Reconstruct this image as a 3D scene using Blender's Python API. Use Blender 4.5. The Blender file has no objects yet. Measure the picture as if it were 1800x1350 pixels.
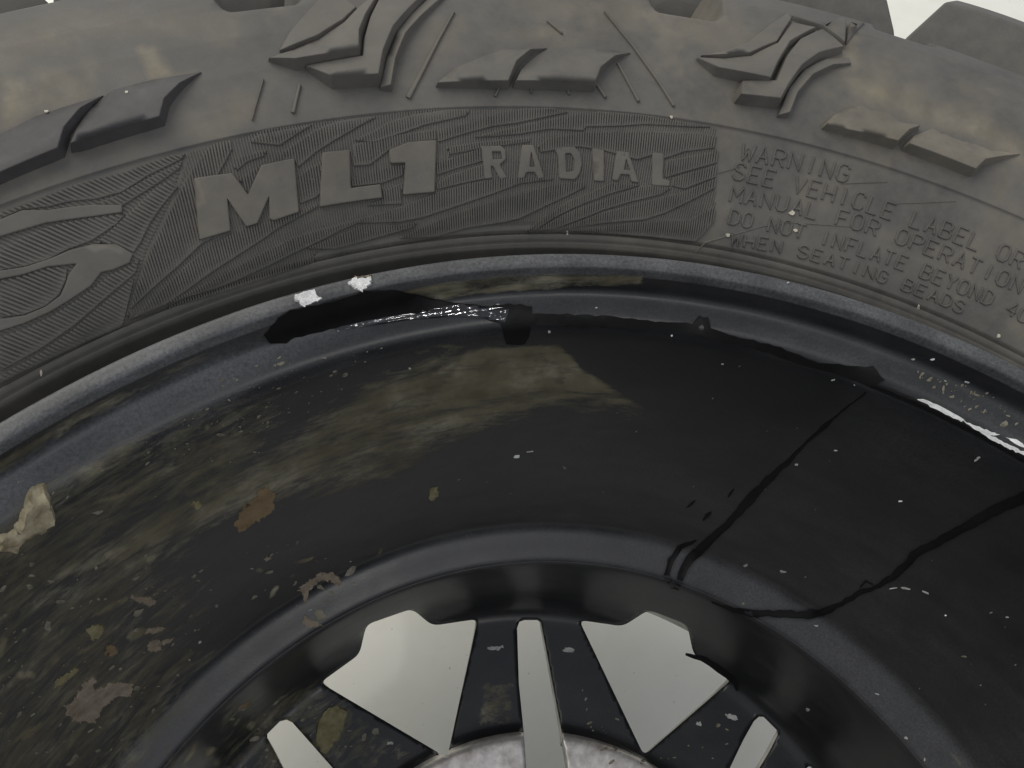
import bpy, math, random
import numpy as np
from mathutils import Matrix, Vector
from mathutils.geometry import delaunay_2d_cdt

random.seed(7)
rng = np.random.default_rng(7)
scene = bpy.context.scene
COL = scene.collection

# ------------------------------------------------------------------ camera
F_PX, CAM_Y, CAM_Z = 1293.83, 0.1114, 0.1706          # focal length (px of an 1800 px wide frame), metres
PITCH, ROLL, YAW = 0.5266, 0.2806, -0.8868
CAM_ROT = (Matrix.Rotation(YAW, 4, 'Z') @ Matrix.Rotation(PITCH, 4, 'X') @ Matrix.Rotation(ROLL, 4, 'Z'))
cam_data = bpy.data.cameras.new('camera')
cam_data.sensor_width = 36.0
cam_data.lens = 36.0 * F_PX / 1800.0
cam_data.clip_start, cam_data.clip_end = 0.004, 60.0
cam = bpy.data.objects.new('camera', cam_data)
cam.matrix_world = Matrix.Translation((0, CAM_Y, CAM_Z)) @ CAM_ROT
COL.objects.link(cam)
scene.camera = cam

# ------------------------------------------------------------------ light
world = bpy.data.worlds.new('World')
scene.world = world
world.use_nodes = True
bg = world.node_tree.nodes['Background']
bg.inputs['Color'].default_value = (0.90, 0.94, 1.04, 1)
bg.inputs['Strength'].default_value = 0.60


def area(name, loc, target, sx, sy, power, color):
    d = bpy.data.lights.new(name, 'AREA')
    d.shape, d.size, d.size_y, d.energy, d.color = 'RECTANGLE', sx, sy, power, color
    o = bpy.data.objects.new(name, d)
    o.location = loc
    o.rotation_euler = (Vector(target) - Vector(loc)).to_track_quat('-Z', 'Y').to_euler()
    COL.objects.link(o)
    return o


area('ceiling_lamp', (-0.6, 2.3, 2.4), (0, 0.2, 0), 3.2, 2.2, 92, (1.0, 0.95, 0.84))
area('ceiling_spot', (-.19, -2.4, 2.4), (.07, .21, 0), .11, .04, 11, (1.0, 0.98, 0.95))
scene.view_settings.view_transform = 'Standard'
scene.view_settings.look = 'None'
scene.view_settings.exposure = 0.0
scene.view_settings.gamma = 1.0
scene.view_settings.use_curve_mapping = False
scene.cycles.max_bounces = 8

# ------------------------------------------------------------------ helpers
R3 = np.array(CAM_ROT.to_3x3())
CAM_O = np.array([0, CAM_Y, CAM_Z])


def project(P):
    """points -> photograph pixels (1800 x 1350); only used to read masks traced on the photograph"""
    q = (np.asarray(P) - CAM_O) @ R3
    w = np.where(q[:, 2] < -1e-4, -q[:, 2], np.nan)
    return np.c_[900 + F_PX * q[:, 0] / w, 675 - F_PX * q[:, 1] / w]


class Surface:
    """surface of revolution about the wheel axis; (azimuth, arclength, height) -> point"""

    def __init__(self, pts, sign, step=None):
        p = np.array(pts, float)
        self.sign = sign
        seg = np.hypot(*np.diff(p, axis=0).T)
        self.s = np.r_[0, np.cumsum(seg)]
        self.p = p
        t = np.diff(p, axis=0) / seg[:, None]
        n = np.c_[-t[:, 1], t[:, 0]] * sign
        self.sm = (self.s[1:] + self.s[:-1]) / 2
        self.n = n

    def rz(self, s):
        return np.interp(s, self.s, self.p[:, 0]), np.interp(s, self.s, self.p[:, 1])

    def at(self, az, s, h=0.0):
        az, s = np.asarray(az, float), np.asarray(s, float)
        r, z = self.rz(s)
        nr, nz = np.interp(s, self.sm, self.n[:, 0]), np.interp(s, self.sm, self.n[:, 1])
        l = np.hypot(nr, nz)
        r, z = r + h * nr / l, z + h * nz / l
        return np.stack([r * np.sin(az), r * np.cos(az), z], -1)

    def hit(self, px):
        """where the line of sight through a photograph pixel meets the surface -> azimuth, arclength"""
        px = np.asarray(px, float).reshape(-1, 2)
        d = np.c_[(px[:, 0] - 900) / F_PX, -(px[:, 1] - 675) / F_PX, -np.ones(len(px))] @ R3.T
        o = CAM_O
        best = np.full(len(px), 1e9)
        bs = np.zeros(len(px))
        a = d[:, 0]**2 + d[:, 1]**2
        b = 2 * (o[0] * d[:, 0] + o[1] * d[:, 1])
        c = o[0]**2 + o[1]**2
        for i in range(len(self.p) - 1):
            (r0, z0), (r1, z1) = self.p[i], self.p[i + 1]
            dr, dz = r1 - r0, z1 - z0
            L2 = dr * dr + dz * dz
            cand = []
            if abs(dz) < 1e-7:
                cand = [(z0 - o[2]) / d[:, 2]]
            else:
                k = dr / dz
                A = r0 + k * (o[2] - z0)
                B = k * d[:, 2]
                qa, qb, qc = a - B * B, b - 2 * A * B, c - A * A
                D = np.sqrt(np.maximum(qb * qb - 4 * qa * qc, 0))
                bad = qb * qb - 4 * qa * qc < 0
                for sg in (-1, 1):
                    t = (-qb + sg * D) / (2 * qa)
                    cand.append(np.where(bad, -1, t))
            for t in cand:
                X = o + t[:, None] * d
                r = np.hypot(X[:, 0], X[:, 1])
                f = ((r - r0) * dr + (X[:, 2] - z0) * dz) / L2
                off = np.abs((r - r0) * dz - (X[:, 2] - z0) * dr) / math.sqrt(L2)
                ok = (t > 0.01) & (f >= -1e-6) & (f <= 1 + 1e-6) & (off < 1e-5) & (t < best)
                best = np.where(ok, t, best)
                bs = np.where(ok, self.s[i] + f * math.sqrt(L2), bs)
        X = o + best[:, None] * d
        az = np.arctan2(X[:, 0], X[:, 1])
        miss = best > 1e8
        if miss.any() and not miss.all():
            az[miss] = az[~miss].mean()
            bs[miss] = bs[~miss].mean()
        return az, bs


def new_mesh(name, verts, faces, mat, parent=None, smooth=True, sharp=None, attrs=None):
    me = bpy.data.meshes.new(name)
    me.from_pydata([tuple(map(float, v)) for v in verts], [], [tuple(map(int, f)) for f in faces])
    me.validate()
    me.update()
    if smooth:
        me.polygons.foreach_set('use_smooth', [True] * len(me.polygons))
        if sharp:
            me.set_sharp_from_angle(angle=math.radians(sharp))
    for m in (mat if isinstance(mat, (list, tuple)) else [mat]):
        me.materials.append(m)
    for k, v in (attrs or {}).items():
        a = me.attributes.new(k, 'FLOAT', 'POINT')
        a.data.foreach_set('value', np.asarray(v, dtype=np.float32))
    ob = bpy.data.objects.new(name, me)
    COL.objects.link(ob)
    if parent is not None:
        ob.parent = parent
    return ob


def grid_faces(na, ns, wrap):
    i = np.arange(na if wrap else na - 1)[:, None]
    j = np.arange(ns - 1)[None, :]
    i2 = (i + 1) % na
    return np.stack([i * ns + j, i2 * ns + j, i2 * ns + j + 1, i * ns + j + 1], -1).reshape(-1, 4)


def inside(P, poly):
    x, y = P[:, 0], P[:, 1]
    poly = np.asarray(poly, float)
    c = np.zeros(len(P), bool)
    q = np.roll(poly, 1, 0)
    for (x0, y0), (x1, y1) in zip(poly, q):
        if y0 == y1:
            continue
        k = ((y0 > y) != (y1 > y)) & (x < (x1 - x0) * (y - y0) / (y1 - y0) + x0)
        c ^= k
    return c


def sdist(P, poly):
    """signed distance to a polygon, negative inside"""
    poly = np.asarray(poly, float)
    best = np.full(len(P), 1e9)
    q = np.roll(poly, -1, 0)
    for a, b in zip(poly, q):
        ab = b - a
        t = np.clip(((P - a) @ ab) / max(ab @ ab, 1e-12), 0, 1)
        best = np.minimum(best, np.hypot(*(P - a - t[:, None] * ab).T))
    return np.where(inside(P, poly), -best, best)


def smooth01(x):
    x = np.clip(x, 0, 1)
    return x * x * (3 - 2 * x)


def vnoise(P, scale, seed=0):
    """cheap smooth value noise on 2-D points"""
    P = P / scale
    i = np.floor(P).astype(int)
    f = P - i
    f = f * f * (3 - 2 * f)

    def h(ix, iy):
        n = (ix * 374761393 + iy * 668265263 + seed * 1442695041) & 0x7fffffff
        n = ((n ^ (n >> 13)) * 1274126177) & 0x7fffffff
        return ((n ^ (n >> 16)) & 0xffff) / 65535.0
    a, b = h(i[:, 0], i[:, 1]), h(i[:, 0] + 1, i[:, 1])
    c, d = h(i[:, 0], i[:, 1] + 1), h(i[:, 0] + 1, i[:, 1] + 1)
    return (a * (1 - f[:, 0]) + b * f[:, 0]) * (1 - f[:, 1]) + (c * (1 - f[:, 0]) + d * f[:, 0]) * f[:, 1]


def fbm(P, scale, seed=0, octv=4):
    v, a, t = 0, 1.0, 0
    for k in range(octv):
        v = v + a * vnoise(P, scale / 2**k, seed + k)
        t += a
        a *= 0.55
    return v / t


def densify(poly, step):
    out, idx = [], []
    n = len(poly)
    for i in range(n):
        a, b = np.asarray(poly[i], float), np.asarray(poly[(i + 1) % n], float)
        m = max(1, int(math.ceil(np.hypot(*(b - a)[:2]) / step)))
        for k in range(m):
            out.append(a + (b - a) * k / m)
    return np.array(out)


def rounded(poly, r, n=3):
    """round the corners of a pixel polygon"""
    P = [np.asarray(p, float)[:2] for p in poly]
    out = []
    for i, p in enumerate(P):
        a, b = P[i - 1], P[(i + 1) % len(P)]
        da, db = np.linalg.norm(a - p), np.linalg.norm(b - p)
        k = min(r, da * .45, db * .45)
        pa, pb = p + (a - p) / da * k, p + (b - p) / db * k
        for t in np.linspace(0, 1, n + 1):
            out.append((1 - t)**2 * pa + 2 * t * (1 - t) * p + t * t * pb)
    return out


def raise_poly(name, surf, poly, h, mat, parent, holes=(), step=0.004, sink=0.0006, flare=0.35, jitter=0.0, sharp=35, lift=None):
    """a pad standing h proud of a surface, outline given in photograph pixels (x, y[, height])"""
    loops, hts = [], []
    for lp in [poly] + list(holes):
        lp = [tuple(q) for q in lp]
        px = np.array([q[:2] for q in lp], float)
        hh = np.array([q[2] if len(q) > 2 else h for q in lp], float)
        az, s = surf.hit(px)
        rr = surf.rz(s)[0].mean()
        d = densify(np.c_[az * rr, s, hh], step)
        loops.append(d[:, :2])
        hts.append(d[:, 2])
    B = np.concatenate(loops)
    H = np.concatenate(hts)
    edges, k = [], 0
    for lp in loops:
        n = len(lp)
        edges += [(k + i, k + (i + 1) % n) for i in range(n)]
        k += n
    lo, hi = B.min(0), B.max(0)
    gx, gy = np.meshgrid(np.arange(lo[0], hi[0], step), np.arange(lo[1], hi[1], step))
    G = np.c_[gx.ravel(), gy.ravel()]
    if len(G):
        ok = sdist(G, loops[0]) < -step * .4
        for lp in loops[1:]:
            ok &= sdist(G, lp) > step * .4
        G = G[ok]
    A = np.concatenate([B, G]) if len(G) else B
    vs, _, fs, ov, _, _ = delaunay_2d_cdt([Vector(map(float, v)) for v in A], edges, [], 0, 1e-7)
    V = np.array([tuple(v) for v in vs])
    T = np.array([f for f in fs if len(f) == 3])
    cen = V[T].mean(1)
    ok = inside(cen, loops[0])
    for lp in loops[1:]:
        ok &= ~inside(cen, lp)
    T = T[ok]
    # heights by inverse distance from the outline
    dd = ((V[:, None, :] - B[None])**2).sum(-1) + 1e-10
    wgt = 1 / dd**1.5
    hv = (wgt * H).sum(1) / wgt.sum(1)
    if jitter:
        hv = hv + jitter * (fbm(V, 0.0026, 3) - .5) * 2
    if lift is not None:
        hv = hv + lift
    top = surf.at(V[:, 0] / rr, V[:, 1], hv)
    a, b, c = V[T[:, 0]], V[T[:, 1]], V[T[:, 2]]
    # orient towards the surface normal
    pa, pb, pc = top[T[:, 0]], top[T[:, 1]], top[T[:, 2]]
    nn = np.cross(pb - pa, pc - pa)
    up = surf.at(V[T[:, 0], 0] / rr, V[T[:, 0], 1], 0.01) - surf.at(V[T[:, 0], 0] / rr, V[T[:, 0], 1], 0)
    flip = (nn * up).sum(1) < 0
    T[flip] = T[flip][:, ::-1]
    verts = [tuple(v) for v in top]
    faces = [tuple(t) for t in T]
    used = set(T.ravel().tolist())
    k0 = 0
    for li, lp in enumerate(loops):
        n = len(lp)
        area2 = np.sum(lp[:, 0] * np.roll(lp[:, 1], -1) - np.roll(lp[:, 0], -1) * lp[:, 1])
        tang = np.roll(lp, -1, 0) - np.roll(lp, 1, 0)
        tang /= np.linalg.norm(tang, axis=1)[:, None] + 1e-12
        out = np.c_[tang[:, 1], -tang[:, 0]] * (1 if area2 > 0 else -1)
        if li:
            out = -out
        hl = np.maximum(hts[li], 0)
        base = lp + out * (hl * flare)[:, None]
        bp = surf.at(base[:, 0] / rr, base[:, 1], -sink)
        tp = surf.at(lp[:, 0] / rr, lp[:, 1], hts[li] + (lift or 0) + (jitter * (fbm(lp, 0.0026, 3) - .5) * 2 if jitter else 0))
        b0 = len(verts)
        verts += [tuple(v) for v in tp]
        verts += [tuple(v) for v in bp]
        ccw = (area2 > 0) ^ bool(li)
        for i in range(n):
            j = (i + 1) % n
            f = (b0 + i, b0 + n + i, b0 + n + j, b0 + j)
            faces.append(f if ccw ^ (surf.sign < 0) ^ True else f[::-1])
    ob = new_mesh(name, verts, faces, mat, parent, True)
    import bmesh
    bm = bmesh.new()
    bm.from_mesh(ob.data)
    bmesh.ops.remove_doubles(bm, verts=bm.verts, dist=3e-6)
    bmesh.ops.recalc_face_normals(bm, faces=bm.faces)
    bm.to_mesh(ob.data)
    bm.free()
    ob.data.set_sharp_from_angle(angle=math.radians(sharp))
    return ob


# ------------------------------------------------------------------ materials
def mat_new(name):
    m = bpy.data.materials.new(name)
    m.use_nodes = True
    nt = m.node_tree
    return m, nt, nt.nodes['Principled BSDF']


def node(nt, t, **kw):
    n = nt.nodes.new(t)
    for k, v in kw.items():
        if k == 'inputs':
            for a, b in v.items():
                n.inputs[a].default_value = b
        else:
            setattr(n, k, v)
    return n


def noise(nt, scale, detail=5, rough=0.6, vec=None, dist=0.0):
    n = node(nt, 'ShaderNodeTexNoise', inputs={'Scale': scale, 'Detail': detail, 'Roughness': rough, 'Distortion': dist})
    if vec is not None:
        nt.links.new(vec, n.inputs['Vector'])
    return n.outputs['Fac']


def ramp(nt, src, stops):
    n = node(nt, 'ShaderNodeValToRGB')
    e = n.color_ramp.elements
    while len(e) < len(stops):
        e.new(0.5)
    for q, (p, c) in zip(e, stops):
        q.position = p
        q.color = c if len(c) == 4 else (*c, 1)
    nt.links.new(src, n.inputs['Fac'])
    return n.outputs['Color']


def mix(nt, fac, a, b, mode='MIX'):
    n = node(nt, 'ShaderNodeMix', data_type='RGBA', blend_type=mode)
    for sock, v in ((n.inputs[0], fac), (n.inputs[6], a), (n.inputs[7], b)):
        if isinstance(v, bpy.types.NodeSocket):
            nt.links.new(v, sock)
        elif isinstance(v, (int, float)):
            sock.default_value = v
        else:
            sock.default_value = (*v, 1) if len(v) == 3 else v
    return n.outputs[2]


def math_(nt, op, a, b=0.0, clamp=False):
    n = node(nt, 'ShaderNodeMath', operation=op, use_clamp=clamp)
    for sock, v in ((n.inputs[0], a), (n.inputs[1], b)):
        if isinstance(v, bpy.types.NodeSocket):
            nt.links.new(v, sock)
        else:
            sock.default_value = v
    return n.outputs[0]


def attr(nt, name):
    return node(nt, 'ShaderNodeAttribute', attribute_name=name).outputs['Fac']


def coords(nt):
    return node(nt, 'ShaderNodeNewGeometry').outputs['Position']


def bump(nt, bsdf, src, strength, dist, edge=0.0):
    n = node(nt, 'ShaderNodeBump', inputs={'Strength': strength, 'Distance': dist})
    if edge:                                   # softens moulded edges
        bv = node(nt, 'ShaderNodeBevel', samples=4, inputs={'Radius': edge})
        nt.links.new(bv.outputs['Normal'], n.inputs['Normal'])
    nt.links.new(src, n.inputs['Height'])
    nt.links.new(n.outputs['Normal'], bsdf.inputs['Normal'])


def make_rubber(name='dusty_rubber', k=1.0):
    m, nt, b = mat_new(name)
    v = coords(nt)
    n1 = noise(nt, 24, 8, .68, v, .3)
    n2 = noise(nt, 160, 6, .75, v)
    base = ramp(nt, n1, [(.28, (.052, .050, .048)), (.5, (.078, .075, .069)), (.72, (.114, .107, .095))])
    base = mix(nt, ramp(nt, n2, [(.35, (0, 0, 0)), (.72, (.6, .6, .6))]), base, (.128, .120, .102))
    base = mix(nt, 1.0, base, (k, k, k * (1.0 if k == 1 else 1.12)), 'MULTIPLY')
    d = attr(nt, 'dirt')
    dn = math_(nt, 'MULTIPLY', d, ramp(nt, noise(nt, 70, 6, .7, v), [(.3, (.3, .3, .3)), (.65, (1, 1, 1))]), True)
    col = mix(nt, dn, base, ramp(nt, noise(nt, 45, 4, .6, v), [(.3, (.145, .122, .080)), (.7, (.25, .222, .168))]))
    nt.links.new(col, b.inputs['Base Color'])
    nt.links.new(ramp(nt, n2, [(.3, (.52, .52, .52)), (.7, (.78, .78, .78))]), b.inputs['Roughness'])
    b.inputs['Specular IOR Level'].default_value = 0.35
    bump(nt, b, noise(nt, 1500, 5, .75, v), .22, .0003, .0007)
    return m


def make_rim_paint():
    m, nt, b = mat_new('black_wheel_paint')
    v = coords(nt)
    n1 = noise(nt, 35, 6, .65, v)
    n2 = noise(nt, 420, 6, .75, v)
    dust_sheen = attr(nt, 'dust_sheen')
    cv = node(nt, 'ShaderNodeCombineXYZ')
    nt.links.new(math_(nt, 'MULTIPLY', attr(nt, 'u'), .30), cv.inputs[0])
    nt.links.new(attr(nt, 'arc'), cv.inputs[1])
    streak = noise(nt, 260, 10, .78, cv.outputs[0], .5)
    mud = attr(nt, 'mud')
    fn = math_(nt, 'MULTIPLY', dust_sheen, ramp(nt, n1, [(.3, (.45, .45, .45)), (.7, (1, 1, 1))]), True)
    fn = math_(nt, 'MULTIPLY', fn, ramp(nt, noise(nt, 1100, 5, .8, v), [(.3, (.35, .35, .35)), (.7, (1.55, 1.55, 1.55))]), True)
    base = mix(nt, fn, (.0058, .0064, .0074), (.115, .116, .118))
    mr = math_(nt, 'ADD', mud, math_(nt, 'MULTIPLY', math_(nt, 'SUBTRACT', streak, .5), 1.5))
    mk = ramp(nt, mr, [(.28, (0, 0, 0)), (.62, (.75, .75, .75)), (1.0, (1, 1, 1))])
    mk = math_(nt, 'MULTIPLY', mk, ramp(nt, mud, [(.02, (0, 0, 0)), (.25, (1, 1, 1))]), True)
    mcol = ramp(nt, noise(nt, 60, 5, .6, v), [(.3, (.088, .078, .042)), (.5, (.14, .127, .078)), (.7, (.27, .252, .18))])
    col = mix(nt, mk, base, mcol)
    sp = ramp(nt, n2, [(.70, (0, 0, 0)), (.76, (.5, .5, .5))])
    col = mix(nt, math_(nt, 'MULTIPLY', sp, attr(nt, 'speck'), True), col, (.34, .34, .31))
    nt.links.new(col, b.inputs['Base Color'])
    b.inputs['Specular IOR Level'].default_value = .36
    rg = math_(nt, 'ADD', math_(nt, 'MULTIPLY', fn, .30), math_(nt, 'MULTIPLY', mk, .4))
    rg = math_(nt, 'ADD', rg, math_(nt, 'MULTIPLY', n1, .15))
    rg = math_(nt, 'ADD', rg, .22, True)
    nt.links.new(rg, b.inputs['Roughness'])
    bump(nt, b, noise(nt, 900, 6, .7, v), .10, .0004)
    return m


def simple(name, c1, c2, scale, rough, metallic=0.0, bscale=None, bdist=.0004, bstr=.4, spec=.5):
    m, nt, b = mat_new(name)
    v = coords(nt)
    nt.links.new(ramp(nt, noise(nt, scale, 6, .65, v), [(.3, c1), (.7, c2)]), b.inputs['Base Color'])
    b.inputs['Roughness'].default_value = rough
    b.inputs['Metallic'].default_value = metallic
    b.inputs['Specular IOR Level'].default_value = spec
    if bscale:
        bump(nt, b, noise(nt, bscale, 6, .7, v), bstr, bdist)
    return m


M_RUB = make_rubber()
M_RUBC = make_rubber('clean_rubber', .62)
M_RIM = make_rim_paint()
M_CUT = simple('floor_reflect_edge', (.20, .20, .18), (.45, .44, .41), 90, .5, 0, 600)  # pale tone stands in for floor light reflected in the cut edges
M_PAD = simple('bare_hub_metal', (.31, .285, .265), (.70, .675, .645), 150, .42, .55, 700, .0003)
M_MUD = simple('dried_mud', (.135, .105, .07), (.29, .245, .185), 220, .9, 0, 900, .0008, .8)
M_MUDY = simple('yellow_mud', (.12, .105, .045), (.24, .215, .12), 260, .9, 0, 900, .0006, .7)
M_MUDB = simple('brown_mud', (.12, .082, .035), (.20, .145, .08), 220, .9, 0, 900, .0006, .7)
M_MUDL = simple('pale_mud', (.36, .32, .24), (.66, .62, .52), 300, .9, 0, 900, .0008, .8)
M_WHITE = simple('white_paint_flake', (.55, .56, .54), (.88, .88, .86), 400, .45, 0, 1200, .0004, .5)
M_FLECK = simple('grey_fleck', (.20, .20, .19), (.42, .42, .40), 400, .6)
M_CRUMB = simple('grey_brown_crumbs', (.06, .052, .032), (.24, .22, .17), 300, .85)
M_CLUMP = simple('crumbly_mud', (.15, .12, .06), (.46, .41, .28), 190, .9, 0, 900, .0008, .8)
M_SCAR = simple('torn_bare_metal', (.55, .55, .54), (.92, .92, .90), 380, .28, .35, 700, .0012, 1.0)
M_OIL = simple('wet_black_liquid', (.0045, .0045, .0045), (.009, .009, .009), 60, .38, 0, 700, .0003, .25, .10)
M_WETG = simple('wet_black_bead', (.004, .004, .005), (.006, .006, .008), 60, .05, 0, None, spec=.6)

FLOOR_Z = -.45
# ------------------------------------------------------------------ the surface below the wheel
def make_floor():
    m, nt, b = mat_new('white_floor')
    v = coords(nt)
    col = ramp(nt, noise(nt, 9, 6, .6, v), [(.3, (.76, .75, .66)), (.7, (.83, .82, .74))])
    st = ramp(nt, noise(nt, 22, 4, .5, v, .6), [(.55, (0, 0, 0)), (.78, (.5, .5, .5))])
    col = mix(nt, st, col, (.72, .69, .57))
    sk = ramp(nt, noise(nt, 330, 3, .5, v), [(.735, (0, 0, 0)), (.76, (.7, .7, .7))])
    col = mix(nt, sk, col, (.25, .24, .22))
    nt.links.new(col, b.inputs['Base Color'])
    b.inputs['Roughness'].default_value = .55
    bump(nt, b, noise(nt, 420, 4, .6, v), .15, .0005)
    z = FLOOR_Z
    s = 6.0
    o = new_mesh('floor', [(-s, -s, z), (s, -s, z), (s, s, z), (-s, s, z)], [(0, 1, 2, 3)], m, None, False)
    o['kind'] = 'structure'
    o['label'] = 'white floor below the wheel, seen through its openings'


make_floor()

# ------------------------------------------------------------------ the wheel
wheel = bpy.data.objects.new('car_wheel', None)
wheel.location = (0, 0, 0)
wheel['label'] = 'muddy black car wheel with chunky off-road tyre, seen into its open back'
wheel['category'] = 'wheel'
COL.objects.link(wheel)

# ---- tyre carcass
TP = [(.2385, -.036), (.2430, -.028), (.2458, -.0175), (.2465, -.0134), (.2475, -.0120), (.2480, -.0127), (.2485, -.0115),
      (.2496, -.0104), (.2500, -.0114), (.2505, -.0093), (.2540, -.0062), (.2600, -.0018), (.2700, .0047), (.2780, .0092),
      (.2824, .01135), (.2826, .0121), (.2900, .0148), (.3000, .0178), (.3120, .0205), (.3250, .0222), (.3350, .0222),
      (.3450, .0205), (.3530, .0160), (.3600, .0080), (.3660, -.0020), (.3710, -.0160), (.3740, -.0350), (.3750, -.12)]
TYRE = Surface(TP, +1)


def build_tyre():
    low = [(r, -.24 - z) for r, z in TP[::-1]]
    prof = Surface(TP + low[1:], +1)
    s_key = prof.s
    fine = np.unique(np.r_[s_key, np.linspace(0, TYRE.s[-2], 190)])
    ss = np.r_[fine, s_key[s_key > TYRE.s[-2] + 1e-6]]
    az = np.radians(np.unique(np.r_[np.arange(-180, -25, 2.0), np.arange(-25, 95, .4), np.arange(95, 180, 2.0)]))
    A, S = np.meshgrid(az, ss, indexing='ij')
    h = np.zeros_like(A)
    r = prof.rz(S)[0]
    # pockets between the shoulder blocks
    deg = np.degrees(A)
    ph = (deg - 14.6 + 12.45) % 24.9 - 12.45
    pa = (deg - 3.6 + 12.45) % 24.9 - 12.45
    h -= .016 * smooth01((r - .3215) / .009) * smooth01((2.4 - np.abs(ph)) / 1.1) * (S < TYRE.s[-1])
    h -= .008 * smooth01((r - .341) / .005) * smooth01((2.0 - np.abs(pa)) / .6) * (S < TYRE.s[-1])
    P = prof.at(A.ravel(), S.ravel(), h.ravel())
    px = project(P)
    ok = np.isfinite(px[:, 0])
    px = np.where(ok[:, None], px, -9999)
    q = np.c_[A.ravel() * .3, S.ravel()]
    d = np.zeros(len(P))
    for poly, soft, k in TYRE_DIRT:
        d = np.maximum(d, k * smooth01(.5 - sdist(px, poly) / soft))
    st = fbm(np.c_[A.ravel() * .3, S.ravel() * .35], .0035, 15)
    d = np.clip(d * (.15 + .75 * fbm(q, .008, 5) + .8 * st) + .45 * smooth01((fbm(q, .016, 9) - .50) / .2) * st, 0, 1)
    return new_mesh('tyre', P, grid_faces(len(az), len(ss), True), M_RUB, wheel, True, 50, {'dirt': d})


TYRE_DIRT = [
    ([(10, 140), (40, 145), (60, 190), (30, 215), (0, 228)], 30, 1),
    ([(60, 120), (110, 130), (170, 165), (90, 195), (45, 185)], 40, .8),
    ([(240, 80), (275, 85), (300, 130), (340, 127), (265, 140)], 14, .9),
    ([(140, 100), (170, 110), (175, 150), (150, 150)], 30, .5),
    ([(0, 60), (100, 30), (420, 20), (420, 70), (200, 60), (0, 110)], 60, .4),
    ([(1480, 140), (1600, 150), (1800, 250), (1800, 290), (1700, 240), (1560, 200)], 50, .75),
    ([(1480, 60), (1510, 60), (1500, 120), (1470, 120)], 30, .5),
    ([(900, 0), (1250, 0), (1330, 70), (1150, 60), (1000, 40)], 70, .5),
    ([(330, 200), (420, 210), (400, 240), (320, 235)], 50, .5),
    ([(860, 60), (1000, 40), (1100, 70), (960, 80)], 40, .25),
]
tyre = build_tyre()


def carry_dirt(ob, value):
    n = len(ob.data.vertices)
    a = ob.data.attributes.new('dirt', 'FLOAT', 'POINT')
    a.data.foreach_set('value', np.full(n, value, np.float32))


# ---- raised lettering
def letters(name, poly, holes=(), h=.0011):
    return raise_poly(name, TYRE, rounded(poly, 2.0, 2), h, M_RUB, tyre, [rounded(q, 1.5, 2) for q in holes], step=.003, sharp=22)


BIG = [
    ([(342, 315), (408, 306), (436, 344), (460, 292), (517, 280), (525, 373), (481, 388), (474, 386), (473, 345), (452, 393),
      (433, 399), (399, 349), (405, 406), (351, 422)], ()),
    ([(567, 270), (614, 265), (616, 332), (668, 325), (671, 348), (562, 364)], ()),
    ([(684, 265), (716, 252), (766, 248), (763, 338), (708, 343), (711, 315), (712, 287), (686, 288)], ()),
]
for poly, holes in BIG:
    carry_dirt(letters('letter', poly, holes, .0011), .3)
RADIAL = [
    ([(851, 257), (886, 257), (894, 264), (895, 280), (884, 290), (897, 313), (884, 315), (872, 292), (868, 292), (871, 313),
      (858, 315)], [[(864, 267), (880, 267), (882, 280), (866, 281)]]),
    ([(922, 256), (942, 256), (961, 313), (950, 315), (944, 303), (929, 303), (926, 313), (914, 314)],
     [[(933, 266), (940, 294), (930, 294)]]),
    ([(974, 261), (1010, 259), (1020, 270), (1023, 290), (1018, 307), (1010, 316), (983, 314), (981, 275)],
     [[(993, 270), (1003, 270), (1009, 281), (1008, 301), (995, 303)]]),
    ([(1040, 261), (1061, 265), (1061, 319), (1043, 318)], ()),
    ([(1089, 267), (1109, 269), (1127, 322), (1114, 320), (1111, 308), (1095, 307), (1091, 318), (1080, 317)],
     [[(1100, 279), (1107, 300), (1096, 299)]]),
    ([(1146, 269), (1166, 271), (1164, 315), (1176, 318), (1176, 328), (1145, 326)], ()),
]
for poly, holes in RADIAL:
    carry_dirt(letters('letter', poly, holes, .0006), .22)
# the end of the large curved letter at the left
S_TOP = [(-150, 500), (-90, 440), (-60, 415), (0, 388), (40, 371), (85, 371), (120, 366), (165, 361), (215, 362), (215, 374), (165, 381), (120, 387), (80, 393),
         (40, 405), (0, 417), (-60, 445), (-110, 500), (-120, 560), (-155, 545)]
S_LOW = [(-110, 520), (-60, 490), (0, 477), (45, 470), (85, 457), (125, 440), (165, 430), (205, 430), (234, 447), (228, 462), (200, 474), (178, 479),
         (160, 503), (125, 526), (89, 548), (44, 568), (0, 582), (-60, 592), (-120, 600), (-115, 580), (-60, 572), (0, 562), (44, 555), (80, 540), (107, 520),
         (115, 502), (121, 484), (135, 464), (85, 469), (41, 483), (0, 491), (-60, 505), (-105, 535)]
carry_dirt(raise_poly('letter', TYRE, S_TOP, .0008, M_RUB, tyre, step=.003), .12)
carry_dirt(raise_poly('letter', TYRE, S_LOW, .0008, M_RUB, tyre, step=.003), .12)

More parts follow.
